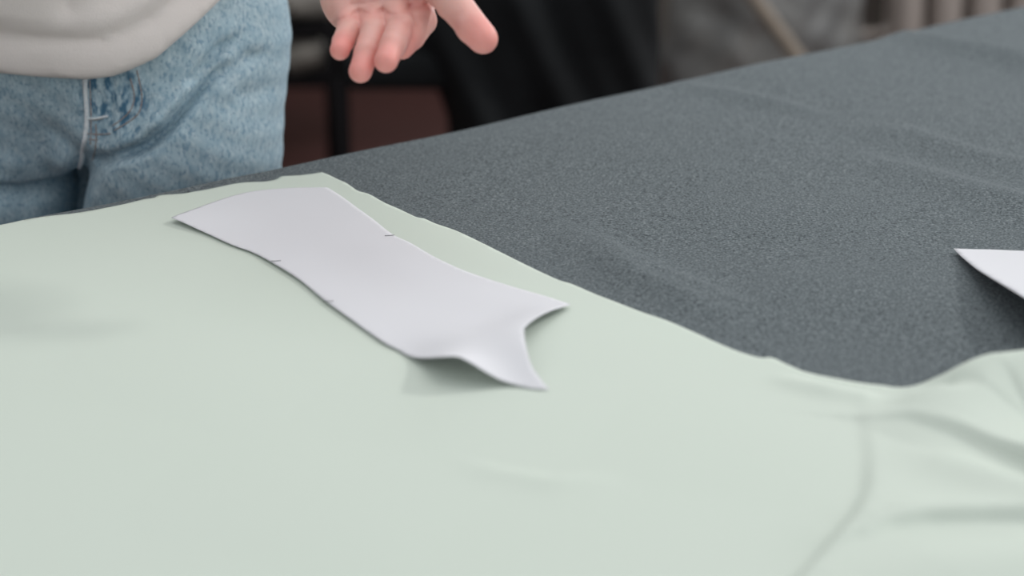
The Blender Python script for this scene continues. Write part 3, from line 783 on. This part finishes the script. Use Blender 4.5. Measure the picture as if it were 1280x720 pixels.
# black chair draped with a black coat
zc = 3.35
ch = link('chair', None); cb = at(520, 100, zc); ch.location = (cb[0]+.1, cb[1], 0)
def world_bm(name, bm, m, parent, **k):
    bmesh.ops.translate(bm, verts=bm.verts, vec=(-parent.location[0], -parent.location[1], 0)); return bm_obj(name, bm, m, parent, **k)
lx0 = at(428, 120, zc)[0]; lx1 = lx0+.50; y0 = cb[1]-.02; y1 = y0+.42
for (xx, yy, top) in ((lx0, y0, .44), (lx1, y0, .44), (lx0-.036, y1, .86), (lx1-.0, y1, .86)):
    bm = bmesh.new(); tube_bm(bm, [(xx+.0, yy-.0, 0), (xx, yy, top)], .0125, 12); world_bm('leg', bm, M['blackmetal'], ch, smooth=True)
bm = bmesh.new(); add_box(bm, ((lx0+lx1)/2, (y0+y1)/2, .455), (.50, .46, .07)); world_bm('seat', bm, M['black'], ch, bevel=.025)
bm = bmesh.new(); add_box(bm, ((lx0+lx1)/2, y1+.005, .72), (.46, .05, .34)); world_bm('backrest', bm, M['black'], ch, bevel=.02)
for xa, xb in ((lx0, lx0-.036), (lx1, lx1)):
    bm = bmesh.new(); tube_bm(bm, [(xa, y0, .2), (xb, y1, .2)], .009, 10); world_bm('stretcher', bm, M['blackmetal'], ch, smooth=True)
tag(ch, 'black chair with thin metal legs behind the hand, coat over it', 'chair')
# coat: heap of heavy cloth falling over the seat and to the right down to the floor
cxx = (at(640, 60, zc)[0]); cyy = y0+.10
ex0 = at(486, 60, zc-.15)[0]; ex1 = at(826, 60, zc-.15)[0]
def coat(X, Y, Z):
    d = ell(X, Y, Z, ((ex0+ex1)/2+.01, cyy+.05, .60), ((ex1-ex0)/2+.0, .20, .26))
    d = smin(d, cap(X, Y, Z, (ex1-.11, cyy-.02, .62), (ex1-.10, cyy-.04, .10), .13, .10), .06)
    d = smin(d, cap(X, Y, Z, (ex1-.26, cyy-.05, .58), (ex1-.27, cyy-.06, .16), .11, .08), .05)
    d = smin(d, cap(X, Y, Z, (ex0+.14, cyy-.02, .56), (ex0+.13, cyy-.03, .43), .11, .06), .06)
    d = smin(d, cap(X, Y, Z, (ex0+.02, cyy-.04, .52), (at(625, 140, 3.25)[0], cyy-.06, .47), .045, .06), .05)
    a = X*1.0+Z*.45
    d = d+.010*np.sin(a*42)+.005*np.sin(a*83+Y*20)
    return np.maximum(d, .012-Z)
V, Q = sn_mesh(coat, (ex0-.12, cyy-.25, 0), (ex1+.12, cyy+.34, .95), .009, 'c', None)
ct = mesh_np('coat', V, Q, M['black']); tag(ct, 'black coat heaped over the chair and hanging down beside it', 'coat')

# grey plastic bag and pale wooden stick leaning on it
zb = 4.5
b0 = at(958, 40, zb); bxw = (1075-838)/2/F*zb
def bag(X, Y, Z):
    d = ell(X, Y, Z, (b0[0], b0[1], .25), (bxw*1.0, .20, .27))
    d = smin(d, ell(X, Y, Z, (b0[0]-.10, b0[1]-.04, .16), (.14, .16, .17)), .05)
    d = smin(d, ell(X, Y, Z, (b0[0]+.10, b0[1]+.02, .30), (.09, .14, .2)), .05)
    n = .007*np.sin(X*38+Z*22)*np.sin(Z*30-X*12)+.004*np.sin(X*70-Z*50+Y*20)
    return np.maximum(d+n, .002-Z)
V, Q = sn_mesh(bag, (b0[0]-.34, b0[1]-.3, -.01), (b0[0]+.34, b0[1]+.3, .62), .008, 'c', None)
bg = mesh_np('bag', V, Q, M['bag']); tag(bg, 'crumpled grey plastic bag on floor between black coat and radiator', 'bag')
s1 = at(996, 70, 4.08); s2 = at(930, -20, 4.22)
dv = (s2-s1)/np.linalg.norm(s2-s1)
bot = s1-dv*((s1[2]-.01)/dv[2]); top = s1+dv*.55
bm = bmesh.new(); tube_bm(bm, [bot, s1, s2, top], .0155, 10); stk = bm_obj('wooden_stick', bm, M['wood'], None, True)
tag(stk, 'pale wooden stick leaning aslant in front of the grey bag', 'stick')

# low black shelf with pale bundles at the left
zs = 4.3
sh = link('low_shelf', None); sp = at(385, 60, zs); sh.location = (sp[0]-.27, sp[1]+.12, 0)
z_lo = at(380, 92, zs)[2]; z_hi = at(380, 26, zs)[2]
for zz in (z_lo, z_hi):
    bm = bmesh.new(); add_box(bm, (0, 0, zz-.0125), (.62, .34, .025)); bm_obj('shelf_board', bm, M['blackmetal'], sh, bevel=.004)
for sx in (-1, 1):
    for sy in (-1, 1):
        bm = bmesh.new(); tube_bm(bm, [(sx*.32, sy*.16, 0), (sx*.32, sy*.16, z_hi+.02)], .012, 10); bm_obj('post', bm, M['blackmetal'], sh, smooth=True)
bm = bmesh.new(); add_box(bm, (0, .18, (z_lo+z_hi+.2)/2), (.64, .012, z_hi+.2-z_lo)); bm_obj('wall_shade_panel', bm, M['blackmetal'], sh)  # black sheet added in place of the shade on the wall behind
tag(sh, 'low black shelf rack behind the person at left', 'shelf')
def bundle(name, p, r, lab):
    def f(X, Y, Z):
        d = ell(X, Y, Z, p, r); return np.maximum(d+.006*np.sin(X*60+Z*40)*np.sin(Y*50), p[2]-r[2]*.9-Z)
    V, Q = sn_mesh(f, np.array(p)-np.array(r)*1.2, np.array(p)+np.array(r)*1.2, .006, 'x', None)
    o = mesh_np(name, V, Q, M['sack']); tag(o, lab, 'bundle', 'pale bundles on the low shelf'); return o
q = at(378, 72, zs); bundle('cloth_bundle', (q[0], q[1]+.02, z_lo+.040), (.055, .07, .0445), 'pale grey cloth bundle on the lower board of the low shelf')
q = at(372, 5, zs); bundle('cloth_bundle', (q[0], q[1]+.02, z_hi+.045), (.085, .08, .050), 'larger pale grey cloth bundle on the upper board of the low shelf')

# ------------------------------------------------------------------ light
def area(name, loc, target, sx, sy, power, col):
    l = bpy.data.lights.new(name, 'AREA'); l.shape = 'RECTANGLE'; l.size = sx; l.size_y = sy; l.energy = power; l.color = col
    o = link(name, l); o.location = loc
    d = Vector(target)-Vector(loc); o.rotation_euler = d.to_track_quat('-Z', 'Y').to_euler(); return o
area('window_daylight', ((wx0+wx1)/2, WY+.16, (wz0+wz1)/2), ((wx0+wx1)/2, 0, (wz0+wz1)/2), wx1-wx0, wz1-wz0, 34, (.93, .97, 1.0))
area('ceiling_softbox', (.55, 1.75, 2.8), (.15, 1.35, .8), 1.9, 1.9, 13, (1.0, .985, .97))
area('crisp_shadow_light', (2.7, 2.6, 2.75), (.3, 1.3, .8), .30, .30, 38, (1.0, .985, .96))  # added unseen light, placed to sharpen the shadow under the lifted paper
w = bpy.data.worlds.new('world'); scene.world = w; w.use_nodes = True
w.node_tree.nodes['Background'].inputs[0].default_value = (.93, .97, 1.0, 1); w.node_tree.nodes['Background'].inputs[1].default_value = .75
scene.view_settings.view_transform = 'Standard'; scene.view_settings.look = 'None'; scene.view_settings.gamma = 1
scene.view_settings.exposure = 0; scene.view_settings.use_curve_mapping = False
scene.cycles.use_denoising = True
